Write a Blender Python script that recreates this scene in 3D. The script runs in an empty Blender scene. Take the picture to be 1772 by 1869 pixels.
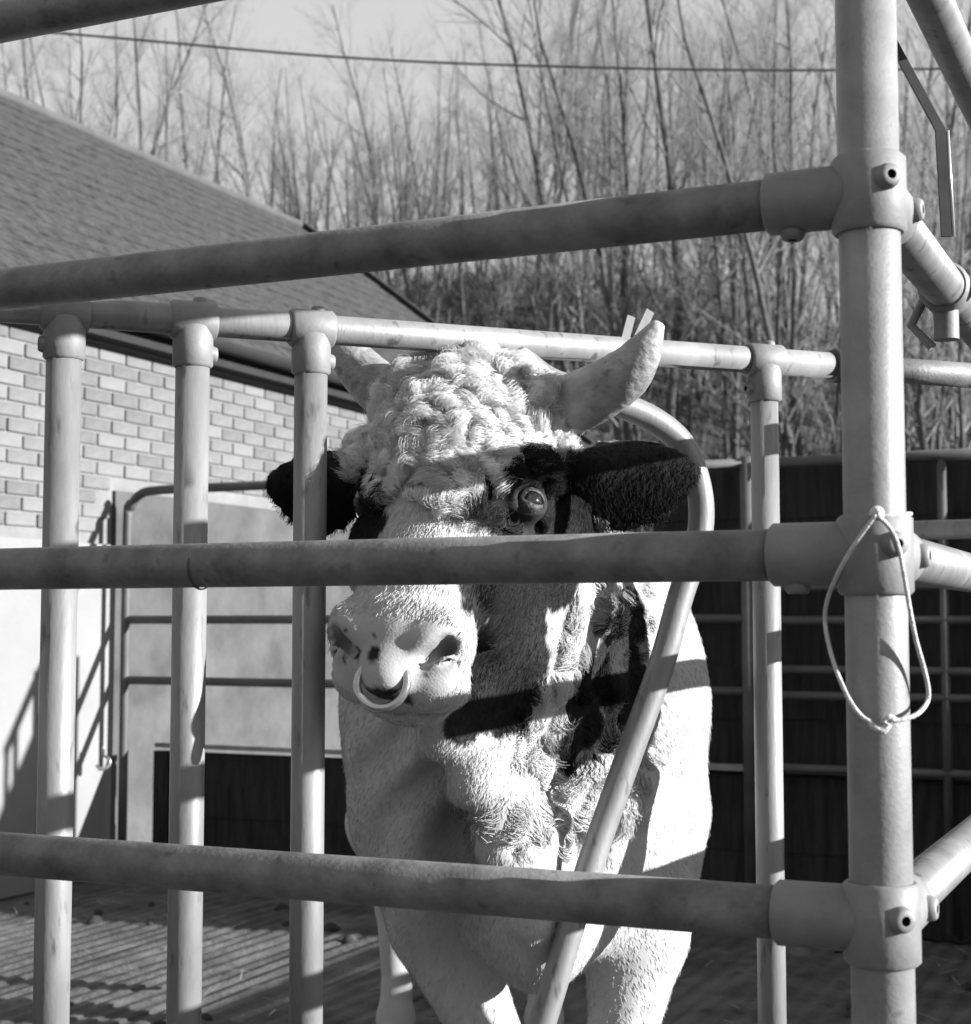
import bpy, bmesh, math, random
import numpy as np
from math import sin, cos, pi, radians, atan, atan2, degrees, sqrt
from mathutils import Vector, Matrix

random.seed(7)
rng = np.random.default_rng(7)
scene = bpy.context.scene
COL = scene.collection

# ------------------------------------------------------------------ camera
FPX, HOR, CZ = 2850.0, 1140.0, 1.30          # focal length and horizon in photo pixels, eye height
PITCH = atan((HOR - 934.5) / FPX)
cam_d = bpy.data.cameras.new('camera')
cam = bpy.data.objects.new('camera', cam_d)
COL.objects.link(cam)
cam.location = (0, 0, CZ)
cam.rotation_euler = (pi / 2 + PITCH, 0, 0)
cam_d.sensor_fit = 'HORIZONTAL'
cam_d.sensor_width = 36.0
cam_d.lens = 36.0 * FPX / 1772.0
cam_d.clip_start = 0.05
cam_d.clip_end = 2000
cam_d.dof.use_dof = True
cam_d.dof.focus_distance = 2.5
cam_d.dof.aperture_fstop = 8.5
scene.camera = cam

# ------------------------------------------------------------------ sky, sun, exposure
SUN_AZ, SUN_EL = 105.3, 15.5                 # degrees clockwise from +Y, degrees up
world = bpy.data.worlds.new('World')
scene.world = world
world.use_nodes = True
wn = world.node_tree.nodes
wl = world.node_tree.links
wn.clear()
sky = wn.new('ShaderNodeTexSky')
sky.sky_type = 'NISHITA'
sky.sun_disc = False
sky.sun_elevation = radians(SUN_EL)
sky.sun_rotation = radians(SUN_AZ)
sky.air_density = 1.0
sky.dust_density = 1.0
sep = wn.new('ShaderNodeSeparateColor')        # monochrome, blue-sensitive film
bg = wn.new('ShaderNodeBackground')
bg.inputs['Strength'].default_value = 0.079
veil = wn.new('ShaderNodeMix'); veil.data_type = 'FLOAT'
veil.inputs['Factor'].default_value = 0.78      # thin high cloud over the whole sky
veil.inputs['B'].default_value = 2.75
wo = wn.new('ShaderNodeOutputWorld')
wl.new(sky.outputs[0], sep.inputs[0])
wl.new(sep.outputs[2], veil.inputs['A'])
wl.new(veil.outputs['Result'], bg.inputs[0])
wl.new(bg.outputs[0], wo.inputs[0])

sun_d = bpy.data.lights.new('sun', 'SUN')
sun_d.energy = 5.0
sun_d.angle = radians(0.53)
sun_d.color = (1, 1, 1)
sun = bpy.data.objects.new('sun', sun_d)
COL.objects.link(sun)
_s = Vector((sin(radians(SUN_AZ)) * cos(radians(SUN_EL)), cos(radians(SUN_AZ)) * cos(radians(SUN_EL)), sin(radians(SUN_EL))))
sun.rotation_euler = (-_s).to_track_quat('-Z', 'Y').to_euler()
sun.location = (20, -6, 12)

scene.render.engine = 'CYCLES'
scene.view_settings.view_transform = 'Standard'
scene.view_settings.look = 'None'
scene.view_settings.exposure = 1.62
scene.view_settings.gamma = 1.0
scene.cycles.use_denoising = True
scene.cycles.max_bounces = 4

# ------------------------------------------------------------------ pixel helpers (a pixel gives a direction only)
FWD = np.array([0, cos(PITCH), sin(PITCH)])
UPV = np.array([0, -sin(PITCH), cos(PITCH)])
RGT = np.array([1.0, 0, 0])
CAM = np.array([0, 0, CZ])
def ray(px, py): return FWD * FPX + RGT * (px - 886) - UPV * (py - 934.5)
def U(px, py, Y):
    d = ray(px, py); return CAM + d * Y / d[1]
def G(px, py, z=0.0):
    d = ray(px, py); return CAM + d * (z - CZ) / d[2]
def PL(px, py, P, az):
    a = radians(az); n = np.array([cos(a), -sin(a), 0]); d = ray(px, py)
    return CAM + d * (np.dot(n, np.array([P[0], P[1], 0]) - CAM) / np.dot(n, d))
def azv(az): return np.array([sin(radians(az)), cos(radians(az)), 0.0])

# ------------------------------------------------------------------ materials
def mat(name, tone, rough=0.7, metal=0.0, var=0.25, scale=8.0, bump=0.0, bscale=60.0, spec=0.4, stretch=None, spots=0.0, spot_tone=0.1, spot_scale=30.0):
    tone *= 0.66; spot_tone *= 0.66
    m = bpy.data.materials.new(name); m.use_nodes = True
    nt = m.node_tree; N = nt.nodes; L = nt.links
    p = N['Principled BSDF']
    p.inputs['Roughness'].default_value = rough
    p.inputs['Metallic'].default_value = metal
    p.inputs['Specular IOR Level'].default_value = spec
    tc = N.new('ShaderNodeTexCoord')
    src = tc.outputs['Object']
    if stretch:
        mp = N.new('ShaderNodeMapping'); mp.inputs['Scale'].default_value = stretch
        L.new(src, mp.inputs[0]); src = mp.outputs[0]
    nz = N.new('ShaderNodeTexNoise'); nz.inputs['Scale'].default_value = scale; nz.inputs['Detail'].default_value = 8; nz.inputs['Roughness'].default_value = 0.65
    L.new(src, nz.inputs['Vector'])
    mr = N.new('ShaderNodeMapRange')
    mr.inputs['From Min'].default_value = 0.3; mr.inputs['From Max'].default_value = 0.7
    mr.inputs['To Min'].default_value = tone * (1 - var); mr.inputs['To Max'].default_value = tone * (1 + var)
    L.new(nz.outputs['Fac'], mr.inputs['Value'])
    val = mr.outputs[0]
    if spots > 0:
        n2 = N.new('ShaderNodeTexNoise'); n2.inputs['Scale'].default_value = spot_scale; n2.inputs['Detail'].default_value = 5
        L.new(src, n2.inputs['Vector'])
        r2 = N.new('ShaderNodeMapRange'); r2.inputs['From Min'].default_value = 0.72 - 0.25 * spots; r2.inputs['From Max'].default_value = 0.80 - 0.2 * spots
        L.new(n2.outputs['Fac'], r2.inputs['Value'])
        mx = N.new('ShaderNodeMix'); mx.data_type = 'FLOAT'
        L.new(r2.outputs[0], mx.inputs['Factor']); L.new(val, mx.inputs['A']); mx.inputs['B'].default_value = spot_tone
        val = mx.outputs['Result']
    cc = N.new('ShaderNodeCombineColor')
    for i in range(3): L.new(val, cc.inputs[i])
    L.new(cc.outputs[0], p.inputs['Base Color'])
    if bump > 0:
        nb = N.new('ShaderNodeTexNoise'); nb.inputs['Scale'].default_value = bscale; nb.inputs['Detail'].default_value = 6
        L.new(src, nb.inputs['Vector'])
        bp = N.new('ShaderNodeBump'); bp.inputs['Strength'].default_value = bump; bp.inputs['Distance'].default_value = 0.01
        L.new(nb.outputs['Fac'], bp.inputs['Height']); L.new(bp.outputs[0], p.inputs['Normal'])
    return m

M = {}
M['galv'] = mat('galvanised_tube', 0.25, 0.48, 0.15, 0.32, 11, 0.06, 180, 0.5, stretch=(1, 1, 0.25), spots=0.45, spot_tone=0.10, spot_scale=46)
M['rail'] = mat('weathered_rail', 0.18, 0.55, 0.1, 0.5, 14, 0.14, 150, 0.45, spots=0.40, spot_tone=0.09, spot_scale=32)
M['post'] = mat('post_paint', 0.26, 0.5, 0.1, 0.25, 12, 0.08, 200, 0.5, spots=0.25, spot_tone=0.15, spot_scale=40)
M['cast'] = mat('cast_fitting', 0.235, 0.6, 0.1, 0.2, 14, 0.07, 130, 0.4)
M['dark_metal'] = mat('dark_metal', 0.06, 0.5, 0.2, 0.3, 20)
M['bright_metal'] = mat('bright_metal', 0.75, 0.3, 0.6, 0.1, 20)
M['hole'] = mat('recess', 0.01, 0.9)
M['gate'] = mat('gate_tube', 0.10, 0.6, 0.1, 0.3, 6)
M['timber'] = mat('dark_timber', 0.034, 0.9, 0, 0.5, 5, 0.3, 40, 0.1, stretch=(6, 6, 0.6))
M['hedge'] = mat('hedge_leaf', 0.022, 0.8, 0, 0.5, 2, 0, 10, 0.2)
M['straw'] = mat('straw', 0.30, 0.9, 0, 0.3, 3)
M['dung'] = mat('dung', 0.03, 0.9, 0, 0.3, 10)
M['capping'] = mat('capping', 0.30, 0.8, 0, 0.3, 5)
M['brick'] = mat('whitewashed_brick', 0.185, 0.9, 0, 0.22, 9, 0.4, 60, 0.2)
M['brick2'] = mat('worn_brick', 0.155, 0.9, 0, 0.25, 9, 0.4, 60, 0.2)
M['mortar'] = mat('mortar', 0.225, 0.95, 0, 0.2, 6, 0.3, 50, 0.2)
M['render'] = mat('wall_render', 0.10, 0.9, 0, 0.40, 2.6, 0.3, 40, 0.2, spots=0.62, spot_tone=0.11, spot_scale=2.2)
M['white'] = mat('whitewash', 0.28, 0.9, 0, 0.08, 2.0, 0.2, 40, 0.2)
M['roof'] = mat('roof_felt', 0.062, 0.95, 0, 0.6, 14, 0.9, 26, 0.15, spots=0.4, spot_tone=0.08, spot_scale=14)
M['verge'] = mat('roof_edge', 0.095, 0.9, 0, 0.2, 5)
M['eave'] = mat('eave_board', 0.02, 0.9)
M['concrete'] = mat('yard_concrete', 0.10, 0.85, 0, 0.6, 3.5, 0.8, 38, 0.3, spots=0.4, spot_tone=0.05, spot_scale=9)
M['grass'] = mat('leaf_litter', 0.085, 1.0, 0, 0.7, 2.5, 1.0, 6, 0.1, spots=0.5, spot_tone=0.03, spot_scale=1.5)
M['bramble'] = mat('bramble', 0.10, 0.9, 0, 0.6, 0.8)
M['bark'] = mat('bark', 0.12, 0.95, 0, 0.4, 3, 0.3, 30, 0.1)
M['twig'] = mat('twig', 0.27, 0.95, 0, 0.4, 1)
M['cable'] = mat('cable', 0.03, 0.7)
M['twine'] = mat('twine', 0.62, 0.9, 0, 0.2, 60, 0.5, 300)
M['horn'] = mat('horn', 0.34, 0.55, 0, 0.45, 16, 0.45, 55, 0.35, stretch=(1, 1, 1.4), spots=0.35, spot_tone=0.16, spot_scale=24)
M['ring'] = mat('ring_metal', 0.6, 0.22, 0.85, 0.1, 30, 0, 10, 0.5)

# ------------------------------------------------------------------ object helpers
def link(name, verts, faces, m, parent=None, smooth=True):
    me = bpy.data.meshes.new(name)
    me.from_pydata([tuple(map(float, v)) for v in verts], [], faces)
    me.materials.append(m)
    if smooth:
        me.polygons.foreach_set('use_smooth', [True] * len(me.polygons))
    o = bpy.data.objects.new(name, me); COL.objects.link(o)
    if parent is not None:
        o.parent = parent
        o.matrix_parent_inverse = Matrix.Translation(-Vector(parent.location)) if parent.type == 'EMPTY' else parent.matrix_world.inverted()
    return o

def thing(name, loc, label, cat, group=None):
    o = bpy.data.objects.new(name, None); COL.objects.link(o)
    o.location = tuple(map(float, loc)); o.empty_display_size = 0.1
    tag(o, label, cat, group); return o

def tag(o, label=None, cat=None, group=None, kind=None):
    if label: o['label'] = label
    if cat: o['category'] = cat
    if group: o['group'] = group
    if kind: o['kind'] = kind
    return o

def frame_of(d):
    d = np.array(d, float); d /= np.linalg.norm(d)
    t = np.array([0, 0, 1.0]) if abs(d[2]) < 0.9 else np.array([1.0, 0, 0])
    x = np.cross(t, d); x /= np.linalg.norm(x)
    return d, x, np.cross(d, x)

class MB:
    def __init__(s): s.v = []; s.f = []
    def tube(s, pts, r, n=20, caps=True):
        pts = [np.array(p, float) for p in pts]
        rs = list(r) if hasattr(r, '__len__') else [r] * len(pts)
        b = len(s.v); x = None
        for i, p in enumerate(pts):
            t = pts[min(i + 1, len(pts) - 1)] - pts[max(i - 1, 0)]
            nt = np.linalg.norm(t)
            if nt < 1e-9: t = pts[i] - pts[i - 2]; nt = np.linalg.norm(t)
            t = t / nt
            if x is None: _, x, _ = frame_of(t)
            x = x - t * np.dot(x, t); x /= np.linalg.norm(x); y = np.cross(t, x)
            for k in range(n):
                a = 2 * pi * k / n
                s.v.append(p + (x * cos(a) + y * sin(a)) * rs[i])
        for i in range(len(pts) - 1):
            for k in range(n):
                k2 = (k + 1) % n
                s.f.append((b + i * n + k, b + i * n + k2, b + (i + 1) * n + k2, b + (i + 1) * n + k))
        if caps:
            s.f.append(tuple(b + k for k in range(n))[::-1])
            s.f.append(tuple(b + (len(pts) - 1) * n + k for k in range(n)))
        return s
    def lathe(s, c, d, prof, n=20):
        """prof: list of (radius, height along d)"""
        d, x, y = frame_of(d); c = np.array(c, float); b = len(s.v)
        for (r, h) in prof:
            for k in range(n):
                a = 2 * pi * k / n
                s.v.append(c + d * h + (x * cos(a) + y * sin(a)) * max(r, 1e-5))
        for i in range(len(prof) - 1):
            for k in range(n):
                k2 = (k + 1) % n
                s.f.append((b + i * n + k, b + i * n + k2, b + (i + 1) * n + k2, b + (i + 1) * n + k))
        return s
    def box(s, c, ax, ay, az_, hx, hy, hz):
        c = np.array(c, float); b = len(s.v)
        for sx in (-1, 1):
            for sy in (-1, 1):
                for sz in (-1, 1):
                    s.v.append(c + np.array(ax) * hx * sx + np.array(ay) * hy * sy + np.array(az_) * hz * sz)
        for f in ((0, 1, 3, 2), (4, 6, 7, 5), (0, 4, 5, 1), (2, 3, 7, 6), (0, 2, 6, 4), (1, 5, 7, 3)):
            s.f.append(tuple(b + i for i in f))
        return s
    def build(s, name, m, parent=None, smooth=True):
        o = link(name, s.v, s.f, m, parent, smooth)
        return o

def sharp(o, ang=40):
    me = o.data
    me.polygons.foreach_set('use_smooth', [True] * len(me.polygons))
    try: me.set_sharp_from_angle(angle=radians(ang))
    except Exception: pass
    return o

def catmull(pts, n=8):
    P = [np.array(p, float) for p in pts]; P = [2 * P[0] - P[1]] + P + [2 * P[-1] - P[-2]]; out = []
    for i in range(1, len(P) - 2):
        for k in range(n):
            t = k / n
            out.append(0.5 * (2 * P[i] + (P[i + 1] - P[i - 1]) * t + (2 * P[i - 1] - 5 * P[i] + 4 * P[i + 1] - P[i + 2]) * t * t + (3 * P[i] - P[i - 1] - 3 * P[i + 1] + P[i + 2]) * t ** 3))
    out.append(P[-2]); return out

def sleeve_prof(r, ro, h0, h1):
    c = 0.004
    return [(r, h0), (ro - c, h0), (ro, h0 + c), (ro, h1 - c), (ro - c, h1), (r, h1)]

def set_screw(c, d, parent, ro=0.013, h=0.012):
    mb = MB().lathe(c, d, [(ro * 1.25, -0.012), (ro * 1.2, h * 0.4), (ro * 1.05, h * 0.85), (ro * 0.9, h), (ro * 0.45, h), (ro * 0.40, h * 0.35), (0, h * 0.35)], 18)
    o = sharp(mb.build('set_screw', M['cast'], parent), 50)
    o.data.materials.append(M['hole'])
    np_ = len(o.data.polygons)
    for p in o.data.polygons:
        if p.index >= np_ - 2 * 18: p.material_index = 1
    return o

# ================================================================== SETTING
AZW = 25.0                                    # yard grid: wall, side fence and grooves run this way
E1 = azv(AZW); E2 = azv(AZW + 90)             # along the wall (away), across the yard (to the right, nearer)
WALL0 = np.array([-2.31, 7.54, 0.0])

# ground: one sheet, flat yard level near, rising to a wooded bank behind
def bank(x, y):
    d = (np.dot([x, y], [-0.25, 0.97]) - 17.0)
    t = max(0.0, d) / 34.0
    h = 11.5 * (t * t * (3 - 2 * t) if t < 1 else 1) if t > 0 else 0
    return h * (1 + 0.10 * sin(x * 0.21 + 1) + 0.05 * sin(y * 0.33)) + max(0, d - 34) * 0.05
gv, gf = [], []
gx = np.concatenate([np.linspace(-400, -40, 10), np.linspace(-36, 36, 61), np.linspace(40, 400, 10)])
gy = np.concatenate([np.linspace(-200, -10, 8), np.linspace(-6, 70, 77), np.linspace(80, 700, 14)])
for yy in gy:
    for xx in gx: gv.append((xx, yy, bank(xx, yy) - 0.06))
nxg = len(gx)
for j in range(len(gy) - 1):
    for i in range(nxg - 1):
        a = j * nxg + i; gf.append((a, a + 1, a + nxg + 1, a + nxg))
ground = tag(link('ground', gv, gf, M['grass']), kind='structure')

# yard: concrete scored with grooves along the wall direction
def yard():
    v, f = [], []
    pitch = 0.082
    prof = []
    c0 = -8.0
    n = int(15 / pitch)
    r = random.Random(3)
    for i in range(n):
        b = c0 + i * pitch
        w = 0.022 + r.uniform(-.006, .008); dz = r.uniform(-.002, .002)
        prof += [(b, -0.006 + dz), (b + w, -0.006 + dz), (b + w + 0.014, 0.001 + dz), (b + pitch - 0.014, 0.001 + dz)]
    ts = np.linspace(-14, 14, 57)
    org = np.array([1.0, 5.0, 0.0])
    for t in ts:
        for k, (u, z) in enumerate(prof):
            j = 0.006 * sin(t * 2.1 + k * 1.7) + 0.004 * sin(t * 5.3 + k)
            v.append(org + E1 * t + E2 * (u + j) + np.array([0, 0, z - 0.004 + 0.003 * sin(t * 3 + k * .37)]))
    m = len(prof)
    for j in range(len(ts) - 1):
        for k in range(m - 1):
            a = j * m + k; f.append((a, a + m, a + m + 1, a + 1))
    o = link('yard_paving', v, f, M['concrete'], smooth=True)
    tag(o, kind='structure'); return o
yard()

# ------------------------------------------------------------------ farm building
TW0, TW1 = -2.5, 7.25                         # wall extent along E1
building = thing('farm_building', WALL0 + E1 * 2, 'whitewashed brick farm building with dark sloping roof beside the yard', 'building')
EAVE = 2.87
SETB = 3.0                                    # ridge setback
RIDGE = PL(0, 172, (WALL0 - E2 * SETB)[:2], AZW)[2]
def wp(t, s, z): return WALL0 + E1 * t + E2 * s + np.array([0, 0, z])
BRK0 = 2.03
mb = MB()
mb.box(wp((TW0 + TW1) / 2, -0.11 - 0.006, (EAVE + 0.0) / 2), E1, E2, (0, 0, 1), (TW1 - TW0) / 2, 0.105, EAVE / 2)
wall = sharp(mb.build('wall', M['mortar'], building))
# far gable wall
mb = MB(); a = wp(TW1 - 0.1, -0.22, 0); 
gv_ = [wp(TW1 - .2, -0.23, 0), wp(TW1 - .2, -2 * SETB, 0), wp(TW1 - .2, -2 * SETB, EAVE), wp(TW1 - .2, -SETB, RIDGE - .15), wp(TW1 - .2, -0.23, EAVE)]
gv2 = [p + E1 * 0.195 for p in gv_]
link('gable_wall', gv_ + gv2, [(0, 1, 2, 3, 4), (9, 8, 7, 6, 5)] + [(i, i + 5, (i + 1) % 5 + 5, (i + 1) % 5) for i in range(5)], M['brick'], building, False)
# smooth rendered lower wall: whitewashed near bay, stained bay behind the gate
TG = 0.80                                     # where the rear gate meets the wall
link_box = lambda name, t0, t1, z0, z1, s0, s1, m, par: sharp(MB().box(wp((t0 + t1) / 2, (s0 + s1) / 2, (z0 + z1) / 2), E1, E2, (0, 0, 1), (t1 - t0) / 2, (s1 - s0) / 2, (z1 - z0) / 2).build(name, m, par))
link_box('whitewash_render', TW0, TG - 0.002, 0.0, 1.72, -0.011, 0.012, M['white'], wall)
link_box('stained_render', TG, TW1, 0.0, BRK0 - 0.02, -0.011, 0.010, M['render'], wall)
link_box('top_course', TW0, TW1, EAVE - 0.10, EAVE - 0.004, -0.011, 0.012, M['white'], wall)
# bricks (stretcher bond)
bl, bh, jo = 0.215, 0.065, 0.011
def brick_mesh(name, m):
    bm = bmesh.new(); bmesh.ops.create_cube(bm, size=1)
    bmesh.ops.scale(bm, vec=(bl, 0.02, bh), verts=bm.verts)
    bmesh.ops.bevel(bm, geom=bm.edges[:], offset=0.004, segments=1, affect='EDGES')
    me = bpy.data.meshes.new(name); bm.to_mesh(me); bm.free(); me.materials.append(m); return me
bm_a, bm_b = brick_mesh('brick', M['brick']), brick_mesh('brick_worn', M['brick2'])
bm_w = brick_mesh('brick_white', mat('limewashed_brick', 0.215, 0.9, 0, 0.15, 8, 0.4, 60, 0.2))
rot = Matrix.Rotation(pi / 2 - radians(AZW), 4, 'Z')
rb = random.Random(11)
z = EAVE - 0.10 - bh / 2 - jo
row = 0
rest_v, rest_f = [], []
while z > 1.74:
    off = (row % 2) * (bl + jo) / 2
    t = TW0 + off + bl / 2
    while t < TW1 - bl / 2:
        if not (z < BRK0 + 0.02 and t > TG - bl / 2):
            p = wp(t, rb.uniform(-.002, .003) - 0.0095, z)
            if -0.45 < t < 4.4:
                k = rb.random()
                fade = 0.55 - 0.55 * min(1, max(0, (t + 0.3) / 1.6))
                me = bm_w if k < fade + 0.10 else (bm_b if k > 0.66 else bm_a)
                o = bpy.data.objects.new('brick', me); COL.objects.link(o); o.parent = wall
                o.matrix_world = Matrix.Translation(Vector(p)) @ rot @ Matrix.Rotation(rb.uniform(-.006, .006), 4, 'Y')
            else:
                mbx = MB().box(p, E1, E2, (0, 0, 1), bl / 2, 0.01, bh / 2)
                b = len(rest_v); rest_v += mbx.v; rest_f += [tuple(b + i for i in f) for f in mbx.f]
        t += bl + jo
    z -= bh + jo; row += 1
tag(link('brickwork', rest_v, rest_f, M['brick'], wall, False), kind='stuff')
# roof: two slopes of overlapping courses, verge and eaves
OV = 0.13                                     # eave overhang
run = SETB + OV
zE = EAVE - 0.02 - OV * (RIDGE - EAVE) / SETB + 0.19
roof_up = np.array([0, 0, RIDGE - zE]) - E2 * run
rl = np.linalg.norm(roof_up); ru = roof_up / rl
rn = np.cross(E1, ru); rn = rn if rn[2] > 0 else -rn
roof = sharp(MB().box(wp((TW0 - .3 + TW1 + .25) / 2, OV, zE) + ru * rl / 2 - rn * 0.05, E1, ru, rn, (TW1 - TW0 + .55) / 2, rl / 2, 0.03).build('roof', M['roof'], building))
ru2 = np.array([0, 0, RIDGE - zE]) + E2 * run; ru2 = ru2 / np.linalg.norm(ru2); rn2 = np.cross(E1, ru2); rn2 = rn2 if rn2[2] > 0 else -rn2
sharp(MB().box(wp((TW0 - .3 + TW1 + .25) / 2, -2 * SETB - OV, zE) + ru2 * rl / 2 - rn2 * 0.05, E1, ru2, rn2, (TW1 - TW0 + .55) / 2, rl / 2 - 0.03, 0.03).build('back_slope', M['roof'], building))
NC = 17
for i in range(NC):
    c0 = rl * i / NC
    # each course a strip of felt shingle broken into tabs by small steps along its lower edge
    v, f = [], []; tt = np.arange(TW0 - .3, TW1 + .25, 0.16)
    ph = rb.uniform(0, 6)
    for k, t in enumerate(tt):
        dz = rb.uniform(0, 0.006); dl = rb.uniform(-0.012, 0.012)
        for (uu, hh) in ((dl - 0.03, 0.004), (dl - 0.03, 0.011 + dz), (rl / NC + 0.01, 0.004)):
            v.append(wp(t, OV, zE) + ru * (c0 + uu) + rn * (hh - 0.02 + 0.004 * 1))
    for k in range(len(tt) - 1):
        a = k * 3; f += [(a, a + 3, a + 4, a + 1), (a + 1, a + 4, a + 5, a + 2)]
    link('shingle_course', v, f, M['roof'], roof, False)
ridge_tile = MB().tube([wp(TW0 - .3, -SETB, RIDGE + 0.0), wp(TW1 + .25, -SETB, RIDGE + 0.0)], 0.045, 10).build('ridge_capping', M['verge'], roof)
# verge strip down the far end
MB().box(wp(TW1 + .25, OV, zE) + ru * rl / 2 + rn * 0.01, E1, ru, rn, 0.05, rl / 2, 0.035).build('verge_board', M['eave'], roof, False)
MB().box(wp((TW0 - .3 + TW1 + .25) / 2, OV - 0.015, zE - 0.085), E1, E2, (0, 0, 1), (TW1 - TW0 + .5) / 2, 0.02, 0.065).build('fascia', M['eave'], building, False)
MB().box(wp((TW0 + TW1) / 2, OV / 2 - 0.01, zE - 0.135), E1, E2, (0, 0, 1), (TW1 - TW0) / 2, OV / 2 - 0.01, 0.012).build('soffit', M['eave'], building, False)
gut = []
for k in range(9):
    a = pi + pi * k / 8
    gut.append((cos(a) * 0.055, sin(a) * 0.055))
v, f = [], []
for t in (TW0 - .3, TW1 + .2):
    for (s_, z_) in gut: v.append(wp(t, OV + 0.065 + s_, zE - 0.03 + z_))
for k in range(8): f.append((k, k + 1, k + 10, k + 9))
go = link('gutter', v, f, M['eave'], building)
sm = go.modifiers.new('thick', 'SOLIDIFY'); sm.thickness = 0.006

# ------------------------------------------------------------------ rear gate and dark boarding behind the bull
GP = WALL0 + E1 * TG + E2 * 0.03              # gate line starts at the wall
def gp(s, z, back=0.0): return GP + E2 * s + E1 * back + np.array([0, 0, z])
def gz(px, py): return PL(px, py, GP[:2], AZW + 90)[2]
def gs(px):
    return float(np.dot(PL(px, 1140, GP[:2], AZW + 90) - GP, E2))
gate = thing('yard_gate', gp(1.6, 0), 'long tubular steel gate across the yard behind the bull', 'gate')
S0, SM, S1 = 0.06, gs(1365), gs(1900)
zt, z2, z3, z4 = gz(430, 888), gz(430, 1131), gz(430, 1245), gz(430, 1362)
R = 0.024
# top rail with a bent end near the wall
tp = catmull([gp(S0, 0.06), gp(S0, zt - 0.25), gp(S0 + 0.02, zt - 0.09), gp(S0 + 0.09, zt - 0.015), gp(S0 + 0.22, zt)], 6) + [gp(SM, zt)]
MB().tube(tp, R, 14).build('top_rail', M['gate'], gate)
for zz in (z2, z3):
    MB().tube([gp(S0, zz), gp(SM, zz)], R * 0.9, 12).build('rail', M['gate'], gate)
MB().tube([gp(S0 + .42, z4), gp(S0 + .42, zt)], R * .8, 12).build('stile', M['gate'], gate)
MB().tube([gp(SM, 0.04), gp(SM, zt + 0.03)], R * 1.15, 12).build('stile', M['gate'], gate)
hurdle = thing('yard_hurdle', gp((SM + S1) / 2, 0), 'many railed tubular hurdle in the shade behind the thick corner post', 'hurdle')
SH = SM + 0.09
for zz in [zt] + [gz(1440, y) for y in (1072, 1132, 1222, 1269)] + [z4]:
    MB().tube([gp(SH, zz), gp(S1, zz)], 0.019 if zz != zt else R, 12).build('rail', M['gate'], hurdle)
for px in (1724, 1890):
    MB().tube([gp(gs(px), 0.04), gp(gs(px), zt)], 0.019, 12).build('stile', M['gate'], hurdle)
low = thing('low_wall', gp(1.7, 0), 'low dark timber kneeboard with pale capping under the yard gate', 'low wall')
sl0 = gs(283)
for k in range(4):
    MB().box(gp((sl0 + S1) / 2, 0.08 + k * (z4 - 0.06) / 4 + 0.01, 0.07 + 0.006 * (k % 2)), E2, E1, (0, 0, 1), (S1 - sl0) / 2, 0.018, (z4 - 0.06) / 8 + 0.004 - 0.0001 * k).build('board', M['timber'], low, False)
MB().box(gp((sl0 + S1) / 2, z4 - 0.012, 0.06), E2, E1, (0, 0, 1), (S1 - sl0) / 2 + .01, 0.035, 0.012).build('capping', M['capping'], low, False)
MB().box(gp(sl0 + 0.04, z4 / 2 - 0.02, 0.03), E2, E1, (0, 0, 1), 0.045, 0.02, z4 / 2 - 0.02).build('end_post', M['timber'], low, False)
_rr = random.Random(9)
def rs_(): return _rr.uniform(-1, 1)
# shaded close-boarded screen behind the hurdle
scr = thing('boarded_screen', gp(5.5, 0, .2), 'dark close boarded timber screen behind the hurdle, below the bare trees', 'screen')
sb0, sb1 = gs(1175), 7.6
nbd = 9
for i in range(nbd):
    hb = (zt - .02) / nbd
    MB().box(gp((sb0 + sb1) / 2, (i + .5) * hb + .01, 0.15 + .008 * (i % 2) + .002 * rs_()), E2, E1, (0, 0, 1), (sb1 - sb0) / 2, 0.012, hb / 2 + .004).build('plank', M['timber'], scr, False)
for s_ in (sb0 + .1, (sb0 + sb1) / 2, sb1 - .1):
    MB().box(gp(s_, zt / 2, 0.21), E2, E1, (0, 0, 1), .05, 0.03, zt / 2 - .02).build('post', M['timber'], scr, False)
# brambles and fallen twigs on the wooded bank
rh = np.random.default_rng(4); nh = 60000
yy_ = 18 + 40 * rh.random(nh) ** 1.1; xx_ = (rh.uniform(-.36, .40, nh)) * yy_
zz_ = np.array([bank(x, y) for x, y in zip(xx_, yy_)]) - .08
base = np.stack([xx_, yy_, zz_], 1)
d1 = rh.normal(size=(nh, 3)) * .55; d1[:, 2] = np.abs(d1[:, 2]) + .5; d1 /= np.linalg.norm(d1, axis=1, keepdims=True)
d2 = np.cross(d1, rh.normal(size=(nh, 3))); d2 /= np.linalg.norm(d2, axis=1, keepdims=True)
l1 = rh.uniform(.25, 1.25, nh)[:, None] ** 1.3; l2 = rh.uniform(.008, .022, nh)[:, None]
hv = np.stack([base - d2 * l2, base + d2 * l2, base + d1 * l1 + d2 * .003], 1).reshape(-1, 3)
me_b = bpy.data.meshes.new('undergrowth'); me_b.vertices.add(3 * nh); me_b.vertices.foreach_set('co', hv.astype(np.float32).ravel())
me_b.loops.add(3 * nh); me_b.loops.foreach_set('vertex_index', np.arange(3 * nh, dtype=np.int32))
me_b.polygons.add(nh); me_b.polygons.foreach_set('loop_start', np.arange(0, 3 * nh, 3, dtype=np.int32)); me_b.update(calc_edges=True)
me_b.materials.append(M['bramble'])
ob_ = bpy.data.objects.new('undergrowth', me_b); COL.objects.link(ob_)
tag(ob_, 'brown tangle of brambles and dead stalks on the bank under the trees', kind='stuff')

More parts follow.
